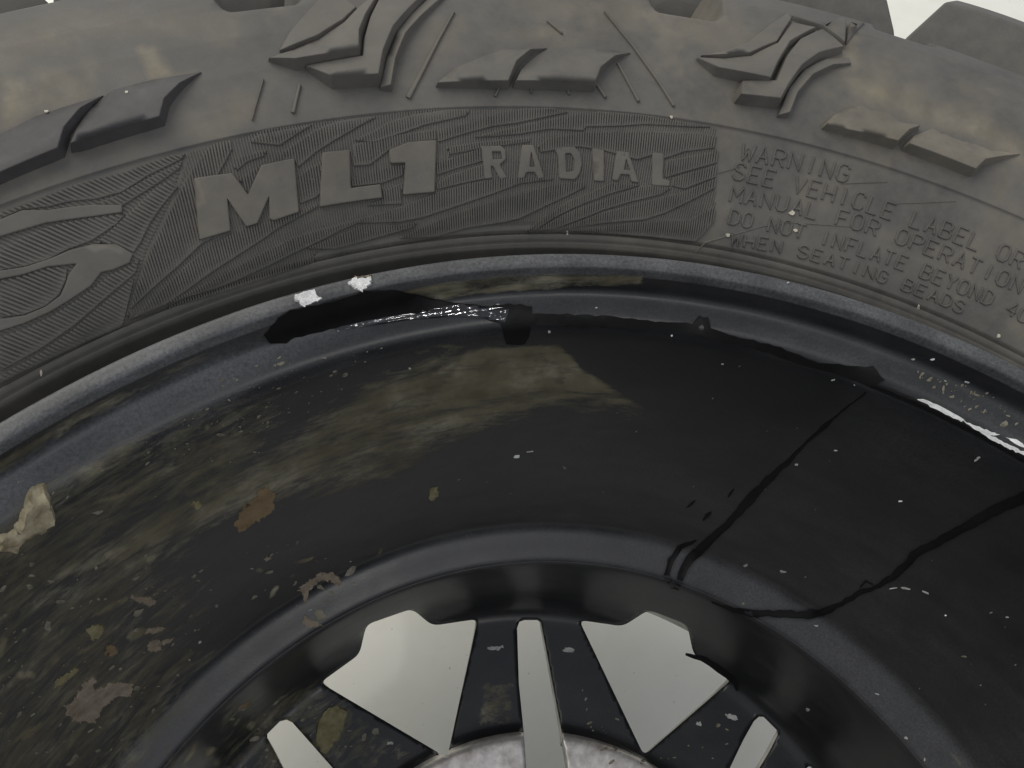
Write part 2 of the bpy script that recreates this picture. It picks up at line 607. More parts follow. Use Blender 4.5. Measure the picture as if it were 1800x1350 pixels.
GLYPH = {
    'A': [[(0, 0), (.3, 1), (.6, 0)], [(.12, .36), (.48, .36)]],
    'B': [[(0, 0), (0, 1), (.4, 1), (.56, .88), (.56, .64), (.4, .52), (0, .52)], [(.4, .52), (.6, .4), (.6, .12), (.42, 0), (0, 0)]],
    'C': [[(.6, .8), (.46, 1), (.16, 1), (0, .8), (0, .2), (.16, 0), (.46, 0), (.6, .2)]],
    'D': [[(0, 0), (0, 1), (.36, 1), (.6, .78), (.6, .22), (.36, 0), (0, 0)]],
    'E': [[(.58, 1), (0, 1), (0, 0), (.58, 0)], [(0, .52), (.46, .52)]],
    'F': [[(.58, 1), (0, 1), (0, 0)], [(0, .52), (.46, .52)]],
    'G': [[(.6, .8), (.46, 1), (.16, 1), (0, .8), (0, .2), (.16, 0), (.46, 0), (.6, .2), (.6, .46), (.34, .46)]],
    'H': [[(0, 0), (0, 1)], [(.6, 0), (.6, 1)], [(0, .5), (.6, .5)]],
    'I': [[(.3, 0), (.3, 1)]],
    'L': [[(0, 1), (0, 0), (.56, 0)]],
    'M': [[(0, 0), (0, 1), (.32, .4), (.64, 1), (.64, 0)]],
    'N': [[(0, 0), (0, 1), (.6, 0), (.6, 1)]],
    'O': [[(.16, 0), (0, .2), (0, .8), (.16, 1), (.44, 1), (.6, .8), (.6, .2), (.44, 0), (.16, 0)]],
    'P': [[(0, 0), (0, 1), (.42, 1), (.6, .86), (.6, .6), (.42, .48), (0, .48)]],
    'R': [[(0, 0), (0, 1), (.42, 1), (.6, .86), (.6, .6), (.42, .48), (0, .48)], [(.3, .48), (.6, 0)]],
    'S': [[(.58, .82), (.44, 1), (.16, 1), (0, .84), (0, .66), (.14, .54), (.46, .46), (.6, .34), (.6, .16), (.44, 0), (.14, 0), (0, .18)]],
    'T': [[(0, 1), (.6, 1)], [(.3, 1), (.3, 0)]],
    'U': [[(0, 1), (0, .2), (.16, 0), (.44, 0), (.6, .2), (.6, 1)]],
    'V': [[(0, 1), (.3, 0), (.6, 1)]],
    'W': [[(0, 1), (.16, 0), (.34, .7), (.52, 0), (.68, 1)]],
    'Y': [[(0, 1), (.3, .5), (.6, 1)], [(.3, .5), (.3, 0)]],
    '4': [[(.45, 0), (.45, 1), (0, .34), (.62, .34)]],
    '0': [[(.16, 0), (0, .2), (0, .8), (.16, 1), (.44, 1), (.6, .8), (.6, .2), (.44, 0), (.16, 0)]],
}


def stroke_mesh(name, surf, lines, w, h, mat, parent, sink=.0005):
    """raised strokes of width w px (or per-point widths), outline points in photograph pixels"""
    verts, faces = [], []
    for ln in lines:
        P = np.array([q[:2] for q in ln], float)
        W = np.array([q[2] if len(q) > 2 else w for q in ln], float)
        closed = np.hypot(*(P[0] - P[-1])) < .2 and len(P) > 3
        # resample long pieces so they follow the surface
        Q, WW = [P[0]], [W[0]]
        for i in range(len(P) - 1):
            m = max(1, int(np.hypot(*(P[i + 1] - P[i])) // 22) + 1)
            for k in range(1, m + 1):
                Q.append(P[i] + (P[i + 1] - P[i]) * k / m)
                WW.append(W[i] + (W[i + 1] - W[i]) * k / m)
        P, W = np.array(Q), np.array(WW)
        n = len(P)
        t = np.gradient(P, axis=0)
        if closed:
            t[0] = t[-1] = (P[1] - P[-2]) / 2
        t /= np.linalg.norm(t, axis=1)[:, None] + 1e-9
        nr = np.c_[-t[:, 1], t[:, 0]]
        rows = [(-.5, -sink), (-.5, .0), (-.36, h), (.36, h), (.5, 0.0), (.5, -sink)]
        pts = []
        for o_, hh in rows:
            az, s = surf.hit(P + nr * (W * o_)[:, None])
            pts.append(surf.at(az, s, hh))
        pts = np.stack(pts, 1)
        b0 = len(verts)
        k = len(rows)
        verts += [tuple(v) for v in pts.reshape(-1, 3)]
        for i in range(n - 1):
            for j in range(k - 1):
                faces.append((b0 + i * k + j, b0 + i * k + j + 1, b0 + (i + 1) * k + j + 1, b0 + (i + 1) * k + j))
        if not closed:
            faces.append(tuple(b0 + j for j in range(k))[::-1])
            faces.append(tuple(b0 + (n - 1) * k + j for j in range(k)))
    me = new_mesh(name, verts, faces, mat, parent, True, 30)
    import bmesh
    bm = bmesh.new()
    bm.from_mesh(me.data)
    bmesh.ops.recalc_face_normals(bm, faces=bm.faces)
    bm.to_mesh(me.data)
    bm.free()
    return me


TEXT = [
    ('WARNING', [(1300, 281), (1390, 297), (1487, 321)], 28.6, 31),
    ('SEE VEHICLE LABEL OR OWNERS', [(1287, 314), (1390, 337), (1503, 366), (1655, 417), (1765, 461), (1860, 505)], 26.9, 30),
    ('MANUAL FOR OPERATION', [(1282, 354), (1375, 371), (1506, 404), (1582, 430), (1660, 460), (1800, 520)], 27.2, 28),
    ('DO NOT INFLATE BEYOND 40', [(1280, 393), (1383, 413), (1485, 441), (1575, 471), (1624, 490), (1730, 534), (1830, 582)], 23.3, 26),
    ('WHEN SEATING BEADS', [(1283, 431), (1338, 438), (1410, 453), (1480, 473), (1538, 492), (1582, 508), (1650, 534), (1720, 565)], 24.0, 22),
]
for txt, base, pitch, cap in TEXT:
    P = np.array(base, float)
    L = np.r_[0, np.cumsum(np.hypot(*np.diff(P, axis=0).T))]
    for i, ch in enumerate(txt):
        if ch == ' ':
            continue
        d = i * pitch
        if d > L[-1]:
            break
        p = np.array([np.interp(d, L, P[:, 0]), np.interp(d, L, P[:, 1])])
        p2 = np.array([np.interp(d + 12, L, P[:, 0]), np.interp(d + 12, L, P[:, 1])])
        t = (p2 - p) / (np.linalg.norm(p2 - p) + 1e-9)
        up = np.array([t[1], -t[0]]) * .97 + t * .06
        lines = [[tuple(p + t * x * pitch * 1.12 + up * y * cap) for x, y in g] for g in GLYPH[ch]]
        o = stroke_mesh('letter', TYRE, lines, 4.4, .00040, M_RUB, tyre)
        carry_dirt(o, .03)

# ---- feathered ridged panels behind the lettering
FEATHERS = [  # outline (upper edge then lower edge back), hatch angle from the radial direction in degrees
    ([(222, 565), (237, 511), (257, 455), (283, 400), (307, 353), (324, 319), (346, 289), (367, 257), (378, 250), (408, 244),
      (408, 262), (396, 285), (383, 308), (378, 330), (372, 420), (355, 428), (314, 467), (271, 504), (223, 549)], 9),
    ([(237, 553), (280, 512), (320, 472), (366, 434), (401, 414), (431, 401), (475, 387), (524, 374), (556, 358), (560, 363),
      (528, 380), (489, 401), (461, 421), (408, 455), (365, 483), (328, 510), (289, 535), (232, 558)], 8),
    ([(300, 527), (351, 503), (408, 472), (463, 442), (518, 416), (571, 401), (622, 387), (667, 374), (706, 363), (764, 340),
      (827, 322), (869, 315), (905, 313), (981, 314), (913, 323), (868, 340), (789, 367), (740, 383), (702, 390), (629, 392),
      (596, 406), (551, 429), (518, 444), (467, 469), (426, 487), (380, 506), (324, 522), (292, 538)], 6),
    ([(535, 437), (600, 411), (632, 398), (700, 395), (735, 389), (725, 400), (640, 424), (590, 437)], 5),
    ([(699, 418), (747, 397), (775, 384), (818, 368), (868, 352), (907, 342), (960, 326), (1020, 319), (1031, 327), (1006, 340),
      (967, 358), (913, 384), (889, 390), (818, 401), (764, 416)], 4),
    ([(920, 406), (960, 379), (1002, 351), (1038, 338), (1073, 321), (1127, 324), (1118, 328), (1073, 340), (1020, 360), (976, 381),
      (935, 407)], 2),
    ([(938, 405), (1002, 371), (1064, 350), (1127, 327), (1145, 326), (1181, 330), (1160, 342), (1104, 356), (1060, 369), (1038, 378),
      (974, 402)], 2),
    ([(980, 402), (1038, 381), (1060, 372), (1113, 360), (1160, 347), (1202, 337), (1261, 312), (1257, 330), (1211, 354), (1167, 375),
      (1131, 386), (1060, 392), (984, 403)], 0),
    ([(981, 407), (1073, 396), (1131, 390), (1170, 387), (1211, 386), (1256, 362), (1256, 386), (1238, 409), (1222, 424), (1131, 414),
      (1060, 409)], -2),
    ([(1172, 282), (1202, 277), (1261, 266), (1261, 286), (1211, 300), (1170, 312)], 0),
    ([(1184, 312), (1261, 290), (1259, 311), (1202, 332), (1181, 327)], 0),
    ([(945, 256), (960, 243), (1011, 234), (1064, 232), (1127, 231), (1167, 232), (1227, 234), (1257, 240), (1257, 260), (1202, 267),
      (1167, 279), (1145, 273), (1119, 281), (1061, 265), (1016, 258), (949, 268)], 2),
    ([(830, 242), (860, 234), (936, 216), (1008, 201), (1052, 195), (1127, 201), (1160, 206), (1254, 222), (1220, 223), (1131, 219),
      (1091, 222), (1029, 223), (1025, 230), (967, 227), (913, 236), (868, 240)], 3),
    ([(785, 259), (840, 250), (885, 246), (930, 242), (930, 250), (885, 256), (850, 260), (790, 272)], 4),
    ([(620, 247), (658, 230), (679, 217), (729, 200), (788, 192), (827, 191), (818, 204), (747, 220), (711, 233), (658, 250)], 5),
    ([(770, 231), (850, 206), (916, 190), (970, 189), (1000, 196), (960, 206), (907, 217), (868, 222), (818, 235), (770, 250)], 4),
    ([(620, 255), (700, 238), (766, 228), (766, 246), (716, 251), (684, 264), (650, 290), (622, 292)], 5),
    ([(421, 314), (462, 289), (514, 255), (553, 230), (588, 214), (626, 207), (663, 204), (631, 222), (578, 253), (555, 268),
      (524, 294), (517, 279), (459, 291), (436, 342)], 7),
    ([(439, 250), (452, 236), (500, 227), (551, 217), (524, 235), (491, 256), (453, 252)], 7),
    ([(411, 294), (421, 276), (450, 268), (471, 262), (464, 275), (436, 284), (416, 300)], 7),
    ([(526, 308), (542, 296), (565, 285), (564, 339), (555, 347), (528, 358)], 7),
    ([(619, 316), (658, 303), (684, 293), (710, 290), (708, 308), (672, 322), (619, 328)], 5),
    ([(673, 335), (706, 322), (706, 358), (640, 362), (673, 350)], 5),
    ([(768, 288), (788, 280), (850, 259), (853, 282), (800, 297), (768, 308)], 4),
    ([(768, 322), (791, 308), (854, 287), (858, 313), (818, 321), (768, 333)], 4),
    ([(0, 372), (60, 352), (120, 327), (167, 313), (222, 302), (262, 285), (300, 272), (326, 270), (318, 281), (262, 308), (215, 338),
      (170, 350), (125, 354), (85, 364), (40, 368), (0, 386)], -34),
    ([(165, 360), (205, 345), (245, 323), (285, 303), (322, 284), (315, 297), (285, 318), (250, 340), (215, 362)], -34),
    ([(170, 427), (205, 396), (240, 363), (278, 327), (300, 318), (312, 330), (285, 362), (264, 392), (248, 425), (235, 444), (205, 430)], -38),
    ([(0, 440), (45, 416), (90, 398), (130, 389), (170, 382), (222, 376), (205, 394), (160, 424), (120, 438), (85, 456), (45, 468),
      (0, 475)], -36),
    ([(0, 494), (35, 487), (75, 472), (118, 470), (116, 492), (104, 518), (80, 538), (44, 552), (0, 558)], -36),
    ([(0, 592), (44, 578), (89, 556), (125, 534), (162, 508), (195, 482), (230, 466), (246, 452), (238, 480), (190, 520), (130, 572),
      (70, 614), (0, 652)], -34),
    ([(0, 660), (70, 620), (130, 578), (190, 526), (236, 488), (222, 545), (214, 572), (150, 600), (80, 633), (0, 672)], -34),
]
RREF = .262
ridge_v, ridge_f = [], []
FH = .00058
PANEL = [(330, 268), (408, 246), (470, 227), (600, 209), (753, 192), (933, 191), (1050, 197), (1160, 208), (1259, 225), (1256, 386), (1220, 425), (1131, 416),
         (993, 408), (800, 414), (600, 446), (400, 512), (224, 564), (257, 455), (307, 353)]
PANEL_S = [(-260, 500), (0, 374), (120, 330), (222, 304), (326, 268), (300, 352), (257, 440), (232, 520), (216, 570), (80, 634), (0, 674), (-200, 800)]
for poly, ang, flat in [(p, a, False) for p, a in FEATHERS] + [(PANEL, 5, True), (PANEL_S, -34, True)]:
    px = densify([tuple(q) for q in poly], 14)
    az, s = TYRE.hit(px)
    c, sn = math.cos(math.radians(-ang)), math.sin(math.radians(-ang))
    u, v = az * RREF, s
    X = np.c_[c * u + sn * v, -sn * u + c * v]          # columns run along X[:,1]

    def back(x, y):
        return (c * x - sn * y) / RREF, sn * x + c * y
    lo, hi = X[:, 0].min(), X[:, 0].max()
    pitch = .00078 if ang > -20 else .00105
    xs = np.arange(lo + pitch * .3, hi, pitch * .5)
    Xn = np.roll(X, -1, 0)
    cols = []
    for x in xs:
        ys = []
        for (x0, y0), (x1, y1) in zip(X, Xn):
            if (x0 > x) != (x1 > x):
                ys.append(y0 + (y1 - y0) * (x - x0) / (x1 - x0))
        cols.append((max(ys), min(ys)) if len(ys) >= 2 else None)
    # ramped panel: flush along its upper edge, standing proud along its lower edge
    NR = 6
    fr = np.array([0, .35, .6, .8, .93, 1.0])
    verts, faces, prev = [], [], None
    for x, cc in zip(xs, cols):
        if cc is None or cc[0] - cc[1] < .0002:
            prev = None
            continue
        ys = cc[0] + (cc[1] - cc[0]) * fr
        hh = FH * .93 * fr**4 + .00002
        a_, s_ = back(np.full(NR, x), ys)
        P = TYRE.at(a_, s_, hh)
        a2, s2 = back(x, cc[1] - .00025)
        P = np.vstack([P, TYRE.at(np.array([a2]), np.array([s2]), -.0003)])
        b0 = len(verts)
        verts += [tuple(q) for q in P]
        if prev is not None:
            for j in range(NR):
                faces.append((prev + j, prev + j + 1, b0 + j + 1, b0 + j))
        prev = b0
    if faces and not flat:
        carry_dirt(new_mesh('feather_panel', verts, faces, M_RUB, tyre, True, 30), .02)
    # ridges
    for x, cc in list(zip(xs, cols))[::2]:
        if cc is None or cc[0] - cc[1] < .0006:
            continue
        m = max(2, int((cc[0] - cc[1]) / .004) + 1)
        ys = np.linspace(cc[0], cc[1], m + 1)
        w = pitch * .24
        jit = random.uniform(-.05, .05) * pitch
        hr = FH * (1.02 + random.uniform(-.06, .06)) * (.45 if flat else 1)
        pts = []
        for dx, hh in ((-w * 1.42, -.0002), (-w * 1.15, hr), (w * 1.15, hr), (w * 1.42, -.0002)):
            a_, s_ = back(np.full(m + 1, x + dx + jit), ys)
            pts.append(TYRE.at(a_, s_, hh))
        pts = np.stack(pts, 1)
        b0 = len(ridge_v)
        ridge_v += [tuple(q) for q in pts.reshape(-1, 3)]
        for i in range(m):
            for j in range(3):
                ridge_f.append((b0 + i * 4 + j, b0 + (i + 1) * 4 + j, b0 + (i + 1) * 4 + j + 1, b0 + i * 4 + j + 1))
        ridge_f.append((b0, b0 + 1, b0 + 2, b0 + 3))
        e = b0 + m * 4
        ridge_f.append((e + 3, e + 2, e + 1, e))
rd = new_mesh('ridge_texture', ridge_v, ridge_f, M_RUB, tyre, False)
rd['kind'] = 'stuff'
carry_dirt(rd, .05)

# ---- sidewall lugs (x, y, height in mm)
def lug(poly, name='sidewall_lug', dirt=.08, step=.003, mat=None):
    o = raise_poly(name, TYRE, [(x, y, h / 1000 * (1.35 if h > .8 else 1)) for x, y, h in poly], 0, mat or M_RUB, tyre, step=step, flare=.35, sharp=40)
    carry_dirt(o, dirt)
    return o


# scalloped pairs
lug([(768, 152, 1.6), (890, 153, 2.8), (905, 118, 2.6), (930, 96, 2.0), (962, 86, .3), (880, 88, .1), (800, 120, .2)])
lug([(905, 153, 2.8), (1040, 157, 2.8), (1052, 128, 2.4), (1078, 106, 1.8), (1108, 94, .3), (1040, 86, .1), (965, 84, .2), (935, 104, .5), (915, 126, .9)])
lug([(-40, 335, 2.6), (108, 272, 2.8), (118, 236, 2.6), (145, 200, 2.0), (182, 169, .3), (120, 186, .1), (60, 206, .1), (0, 238, .1), (-40, 255, .1)], dirt=.02, mat=M_RUBC)
lug([(130, 264, 2.8), (284, 217, 2.8), (292, 185, 2.5), (318, 155, 1.8), (354, 128, .3), (270, 140, .1), (200, 158, .1), (165, 186, .5), (140, 225, 1.0)], dirt=.02, mat=M_RUBC)
lug([(1446, 226, 1.8), (1568, 257, 2.8), (1590, 236, 2.4), (1612, 226, 1.4), (1580, 215, .3), (1550, 188, -.2), (1500, 186, .1), (1465, 203, .4)], dirt=.5)
lug([(1588, 262, 2.8), (1703, 306, 2.8), (1722, 288, 2.4), (1792, 272, .4), (1740, 262, -.3), (1670, 228, -.3), (1640, 226, .0), (1605, 240, .6)], dirt=.6)
# chevron lugs: leaf, elbow and outer strip
def moved(polys, fn):
    return [[(*fn(x, y), h) for x, y, h in p] for p in polys]


CHEV1 = [
    [(474, 108, 1.2), (520, 118, 3.0), (630, 104, 3.4), (631, 70, 3.2), (642, 40, 2.6), (668, -6, 1.6), (632, 20, 1.4), (605, 45, 1.0), (560, 72, .7), (515, 90, .6)],
    [(492, 92, .8), (512, 87, 1.3), (558, 69, 1.3), (602, 42, 1.3), (626, 18, 1.0), (590, -12, .6), (565, -4, .5), (535, 30, .6), (508, 62, .7)],
    [(538, 122, 1.4), (585, 150, 3.4), (664, 146, 3.6), (672, 105, 3.4), (690, 62, 3.0), (720, 26, 2.4), (756, -12, 1.6), (676, -10, 1.4), (652, 40, 2.0), (642, 75, 2.2), (638, 110, 2.4)],
    [(668, 158, 1.0), (686, 158, 2.2), (694, 112, 2.2), (712, 68, 2.0), (745, 30, 1.4), (790, -12, .8), (765, -10, .7), (725, 28, .9), (698, 62, 1.1), (680, 108, 1.2)],
]
for p in CHEV1:
    lug(p, dirt=.12)
CHEV2 = [
    [(1224, 106, 1.0), (1256, 130, 2.6), (1345, 150, 3.2), (1358, 122, 3.0), (1382, 84, 2.4), (1430, 56, 1.4), (1392, 42, .6), (1365, 80, 1.0), (1318, 101, .8), (1270, 105, .6)],
    [(1232, 100, .8), (1270, 101, 1.2), (1315, 98, 1.2), (1362, 78, 1.2), (1388, 38, .9), (1385, 24, .6), (1345, 52, .6), (1310, 78, .6), (1270, 92, .6)],
    [(1302, 148, 1.4), (1294, 178, 3.2), (1362, 186, 3.4), (1378, 158, 3.2), (1400, 128, 3.0), (1432, 105, 2.6), (1476, 92, 2.0), (1442, 58, 1.2), (1402, 78, 1.8), (1378, 108, 2.2), (1358, 152, 2.4)],
    [(1366, 206, 1.0), (1382, 205, 2.2), (1396, 170, 2.0), (1424, 138, 1.8), (1460, 120, 1.4), (1494, 114, .8), (1490, 104, .6), (1450, 108, .9), (1412, 126, 1.0), (1384, 160, 1.2)],
    [(1390, 34, 1.0), (1442, 54, 1.6), (1478, 84, 2.0), (1480, 40, 1.6), (1500, 20, 1.6), (1540, 18, 1.4), (1530, -25, .8), (1430, -25, .8), (1405, 5, .8)],
    [(1486, 80, .6), (1490, 50, 1.8), (1512, 30, 2.2), (1555, 30, 2.2), (1575, 44, 1.8), (1545, 38, .8), (1518, 42, .7), (1500, 60, .6)],
]
for p in CHEV2:
    lug(p, dirt=.15)
# the neighbours just outside the picture repeat the pattern
for o in [c for c in tyre.children if c.name.startswith('sidewall_lug')]:
    bx = np.array([v.co for v in o.data.vertices]).mean(0)
    a = math.degrees(math.atan2(bx[0], bx[1]))
    turn = -24.9 if a < 21 else (24.9 if a > 38 else 0)
    if turn:
        c = o.copy()
        COL.objects.link(c)
        c.parent = tyre
        c.rotation_euler = (0, 0, -math.radians(turn))
# fine moulded ribs
RIBS = [[(463, 140, 3), (443, 212, 2)], [(527, 150, 6), (515, 199, 7)], [(880, 148, 3), (870, 170, 4)], [(993, 150, 4), (1000, 167, 5)],
        [(1046, 146, 5), (1064, 172, 6)], [(1085, 112, 4), (1122, 179, 6)], [(1062, 22, 3), (1112, 82, 5), (1155, 142, 5), (1184, 187, 6)],
        [(962, 38, 4), (988, 60, 4)], [(798, 22, 4), (770, 72, 6), (740, 130, 8), (717, 173, 10)], [(930, 146, 2), (934, 165, 3)]]
for rb in RIBS:
    carry_dirt(stroke_mesh('rib', TYRE, [rb], 5, .0007, M_RUB, tyre), .25)
# small mould marks between the letters
MARKS = [[[(540, 316, 3), (552, 315, 3)], [(549, 316, 3), (551, 346, 3)], [(540, 343, 3), (565, 341, 3)]],
         [[(658, 276, 3), (660, 303, 3)]], [[(789, 266, 3), (785, 292, 3)], [(785, 282, 3), (796, 279, 3)]]]
for mk in MARKS:
    carry_dirt(stroke_mesh('mould_mark', TYRE, mk, 3, .0005, M_RUB, tyre), .0)

SCR = [[(1222, 444, 2.5), (1240, 426, 3), (1290, 412, 2), (1340, 398, 1.6), (1392, 391, 1.6), (1500, 399, 1)], [(1478, 323, 1.4), (1560, 320, 1.2)],
       [(1572, 358, 1.3), (1680, 354, 1)], [(1262, 305, 1.2), (1300, 294, 1)]]
for q in SCR:
    carry_dirt(stroke_mesh('scratch', TYRE, [q], 1.6, .00018, M_RUB, tyre), .4)
BITS = [(1392, 375, 11, 9), (1398, 405, 8, 6), (1279, 414, 8, 7), (82, 197, 8, 4), (223, 163, 5, 5), (1358, 53, 4, 4), (1755, 590, 7, 6), (997, 410, 3, 10), (1180, 205, 5, 4), (72, 655, 4, 10), (1615, 540, 4, 8)]
for x, y, w, h in BITS:
    raise_poly('white_fleck', TYRE, [(x + w / 2 * math.cos(t) * random.uniform(.6, 1.2), y + h / 2 * math.sin(t) * random.uniform(.6, 1.2)) for t in np.linspace(0, 5.5, 8)], .0005, M_MUDL, tyre, step=.006)

# ---- shoulder tread blocks
def tread_block(a0, a1, skew0, skew1):
    prof = [(.362, -.012), (.368, -.004), (.380, .0035), (.398, .0112), (.409, .0080), (.4125, -.004), (.4130, -.050), (.413, -.115)]
    Rp = np.array([p[0] for p in prof])
    n = 21
    verts, faces = [], []
    for i in range(n):
        t = i / (n - 1)
        for r, z in prof:
            k = (min(r, .413) - .362) / .051
            b0, b1 = a0 + skew0 * k, a1 - skew1 * k
            a = math.radians(b0 + (b1 - b0) * t)
            z2 = z - .0015 * (2 * t - 1)**4
            verts.append((r * math.sin(a), r * math.cos(a), z2))
    k = len(prof)
    for i in range(n - 1):
        for j in range(k - 1):
            faces.append((i * k + j, (i + 1) * k + j, (i + 1) * k + j + 1, i * k + j + 1))
    for i, rev in ((0, False), (n - 1, True)):
        lp = [i * k + j for j in range(k)]
        b = len(verts)
        for j in (0, k - 1):
            x, y, z = verts[i * k + j]
            q = math.hypot(x, y)
            rr = .352 if j == 0 else .37
            verts.append((x * rr / q, y * rr / q, -.05 if j == 0 else -.115))
        lp = lp + [b + 1, b]
        faces.append(tuple(lp[::-1] if rev else lp))
    o = new_mesh('tread_block', verts, faces, M_RUB, tyre, True, 30)
    carry_dirt(o, .05)
    md = o.modifiers.new('bevel', 'BEVEL')
    md.width, md.segments, md.limit_method, md.angle_limit = .0012, 2, 'ANGLE', math.radians(35)


for k in range(-7, 8):
    n0 = 54.65 + 24.9 * k
    if -175 < n0 < 170:
        tread_block(n0 - .8, n0 + 26.2, 4.1, 4.2)

# ---- rim: lip, well and disc
RP = [(.2345, -.0120), (.2347, -.0040), (.2342, -.0012), (.2336, -.0003), (.2331, .0002), (.2310, .0000), (.2292, -.0003), (.2285, -.0012),
      (.2281, -.0042), (.2276, -.0080), (.2268, -.0102), (.2255, -.0114), (.2220, -.0132), (.2196, -.0147), (.2183, -.0165), (.2172, -.0200),
      (.2160, -.0260), (.2085, -.0650), (.1975, -.1130), (.1928, -.1325), (.1912, -.1352), (.1890, -.1370), (.1800, -.1416),
      (.1783, -.1430), (.1774, -.1480), (.1770, -.1850), (.1768, -.2000), (.1757, -.2065), (.1738, -.2115), (.1705, -.2150), (.1660, -.2168)]
DISC0 = len(RP) - 8
RP2 = RP + [(.1450, -.2176), (.1200, -.2172), (.1165, -.2150), (.1145, -.2090), (.1134, -.2068), (.1118, -.2060), (.0950, -.2058), (.0500, -.2058)]


def chaikin(p):
    p = np.array(p, float)
    q = np.empty((2 * len(p) - 2, 2))
    q[0::2] = .75 * p[:-1] + .25 * p[1:]
    q[1::2] = .25 * p[:-1] + .75 * p[1:]
    return np.vstack([p[:1], q, p[-1:]])


RIM = Surface(chaikin(chaikin(RP2)), -1)
SK = np.array([RIM.s[np.argmin(np.hypot(RIM.p[:, 0] - r, RIM.p[:, 1] - z))] for r, z in RP2])   # arclength of each key point
S_CUT = SK[23]                 # barrel above, disc below this arclength

def blob(cx, cy, w, h, ang=0, n=11, rough=.3):
    out = []
    ca, sa = math.cos(math.radians(ang)), math.sin(math.radians(ang))
    ph = random.uniform(0, 6.28)
    for i in range(n):
        t = 2 * math.pi * i / n
        k = 1 + rough * random.uniform(-1, 1) + .15 * math.sin(2 * t + ph)
        x, y = w / 2 * k * math.cos(t), h / 2 * k * math.sin(t)
        out.append((cx + ca * x - sa * y, cy + sa * x + ca * y))
    return out


def ragged(poly, amp, step=5):
    q = densify([tuple(p) for p in poly], step)
    amp = amp * 1.3
    return [(x + random.gauss(0, amp), y + random.gauss(0, amp)) for x, y in q]


FLAKES = [
    (ragged([(460, 855), (478, 862), (484, 895), (455, 915), (420, 935), (415, 920), (430, 890), (445, 880)], 1.4), .0004, M_MUDB),
    (ragged([(115, 1245), (135, 1225), (150, 1200), (165, 1190), (165, 1215), (205, 1200), (235, 1200), (230, 1220), (195, 1230), (180, 1245), (165, 1270), (140, 1270), (125, 1265)], 1.6), .0005, M_MUD),
    (ragged([(523, 1037), (545, 1020), (560, 1009), (585, 1007), (600, 1020), (595, 1031), (580, 1019), (560, 1021), (545, 1035), (536, 1060), (529, 1042)], .8), .0004, M_MUD),
    (ragged([(536, 1080), (546, 1092), (560, 1094), (566, 1100), (545, 1104), (532, 1096)], 1), .0003, M_MUD),
    (blob(345, 888, 20, 11, -5), .0005, M_MUDY), (blob(195, 876, 46, 7, -14), .0003, M_MUDB), (blob(372, 850, 24, 8, -20), .0003, M_MUDY),
    (blob(265, 981, 18, 10, -35), .0003, M_MUDY), (blob(195, 976, 18, 6, 10), .0003, M_MUDY),
    (blob(193, 1068, 60, 13, -26), .0004, M_MUDB), (blob(255, 1056, 40, 14, 12), .0003, M_MUD), (blob(168, 1112, 34, 22, -25), .0004, M_MUDY),
    (blob(236, 1117, 42, 22, -8), .0004, M_MUD), (blob(272, 1108, 30, 12, -12), .0004, M_MUD), (blob(272, 1134, 26, 18, 10), .0004, M_MUD),
    (blob(196, 1145, 24, 20, 0), .0004, M_MUDB), (blob(292, 1128, 26, 7, -25), .0003, M_MUD), (blob(150, 1143, 46, 8, -28), .0003, M_MUDY),
    (blob(98, 1160, 26, 10, -50), .0003, M_MUD), (blob(118, 1190, 60, 12, -35), .0003, M_MUDY), (blob(46, 1186, 46, 8, 0), .0003, M_MUDB),
    (blob(24, 1204, 60, 4, -4), .0002, M_MUD), (blob(52, 1287, 62, 13, -36), .0004, M_MUDY), (blob(5, 1135, 12, 34, 10), .0003, M_MUD),
    (blob(66, 1094, 14, 6, -40), .0002, M_MUD), (blob(112, 1108, 10, 7, -40), .0003, M_MUDY),
    (blob(536, 985, 36, 7, -17), .0003, M_MUD), (blob(469, 983, 11, 6, -20), .0003, M_MUD), (blob(481, 1041, 24, 8, -52), .0003, M_MUD),
    (blob(456, 1003, 13, 8, -20), .0003, M_MUD), (blob(668, 971, 16, 6, -55), .0002, M_MUD), (blob(513, 1012, 16, 4, -30), .0002, M_MUDB),
    (blob(563, 1081, 21, 19, 0), .0005, M_MUD), (blob(575, 1020, 10, 5, 0), .0003, M_MUD),
    (blob(441, 1276, 20, 17, 20), .0004, M_MUDY), (blob(416, 1270, 20, 6, -48), .0003, M_MUD), (blob(335, 1322, 14, 38, 28), .0003, M_MUDY),
    (blob(367, 1322, 20, 18, 0), .0003, M_MUDB), (blob(430, 1240, 22, 7, -30), .0002, M_MUDB), (blob(378, 1342, 30, 10, -10), .0003, M_MUD),
    (blob(762, 868, 20, 19, 0), .0005, M_MUDY), (blob(418, 640, 15, 17, 30), .0004, M_MUDL), (blob(373, 658, 11, 6, 30), .0003, M_WHITE),
    (blob(365, 751, 9, 9, 0), .0004, M_MUDY), (blob(415, 760, 10, 12, 0), .0003, M_MUDY),
]

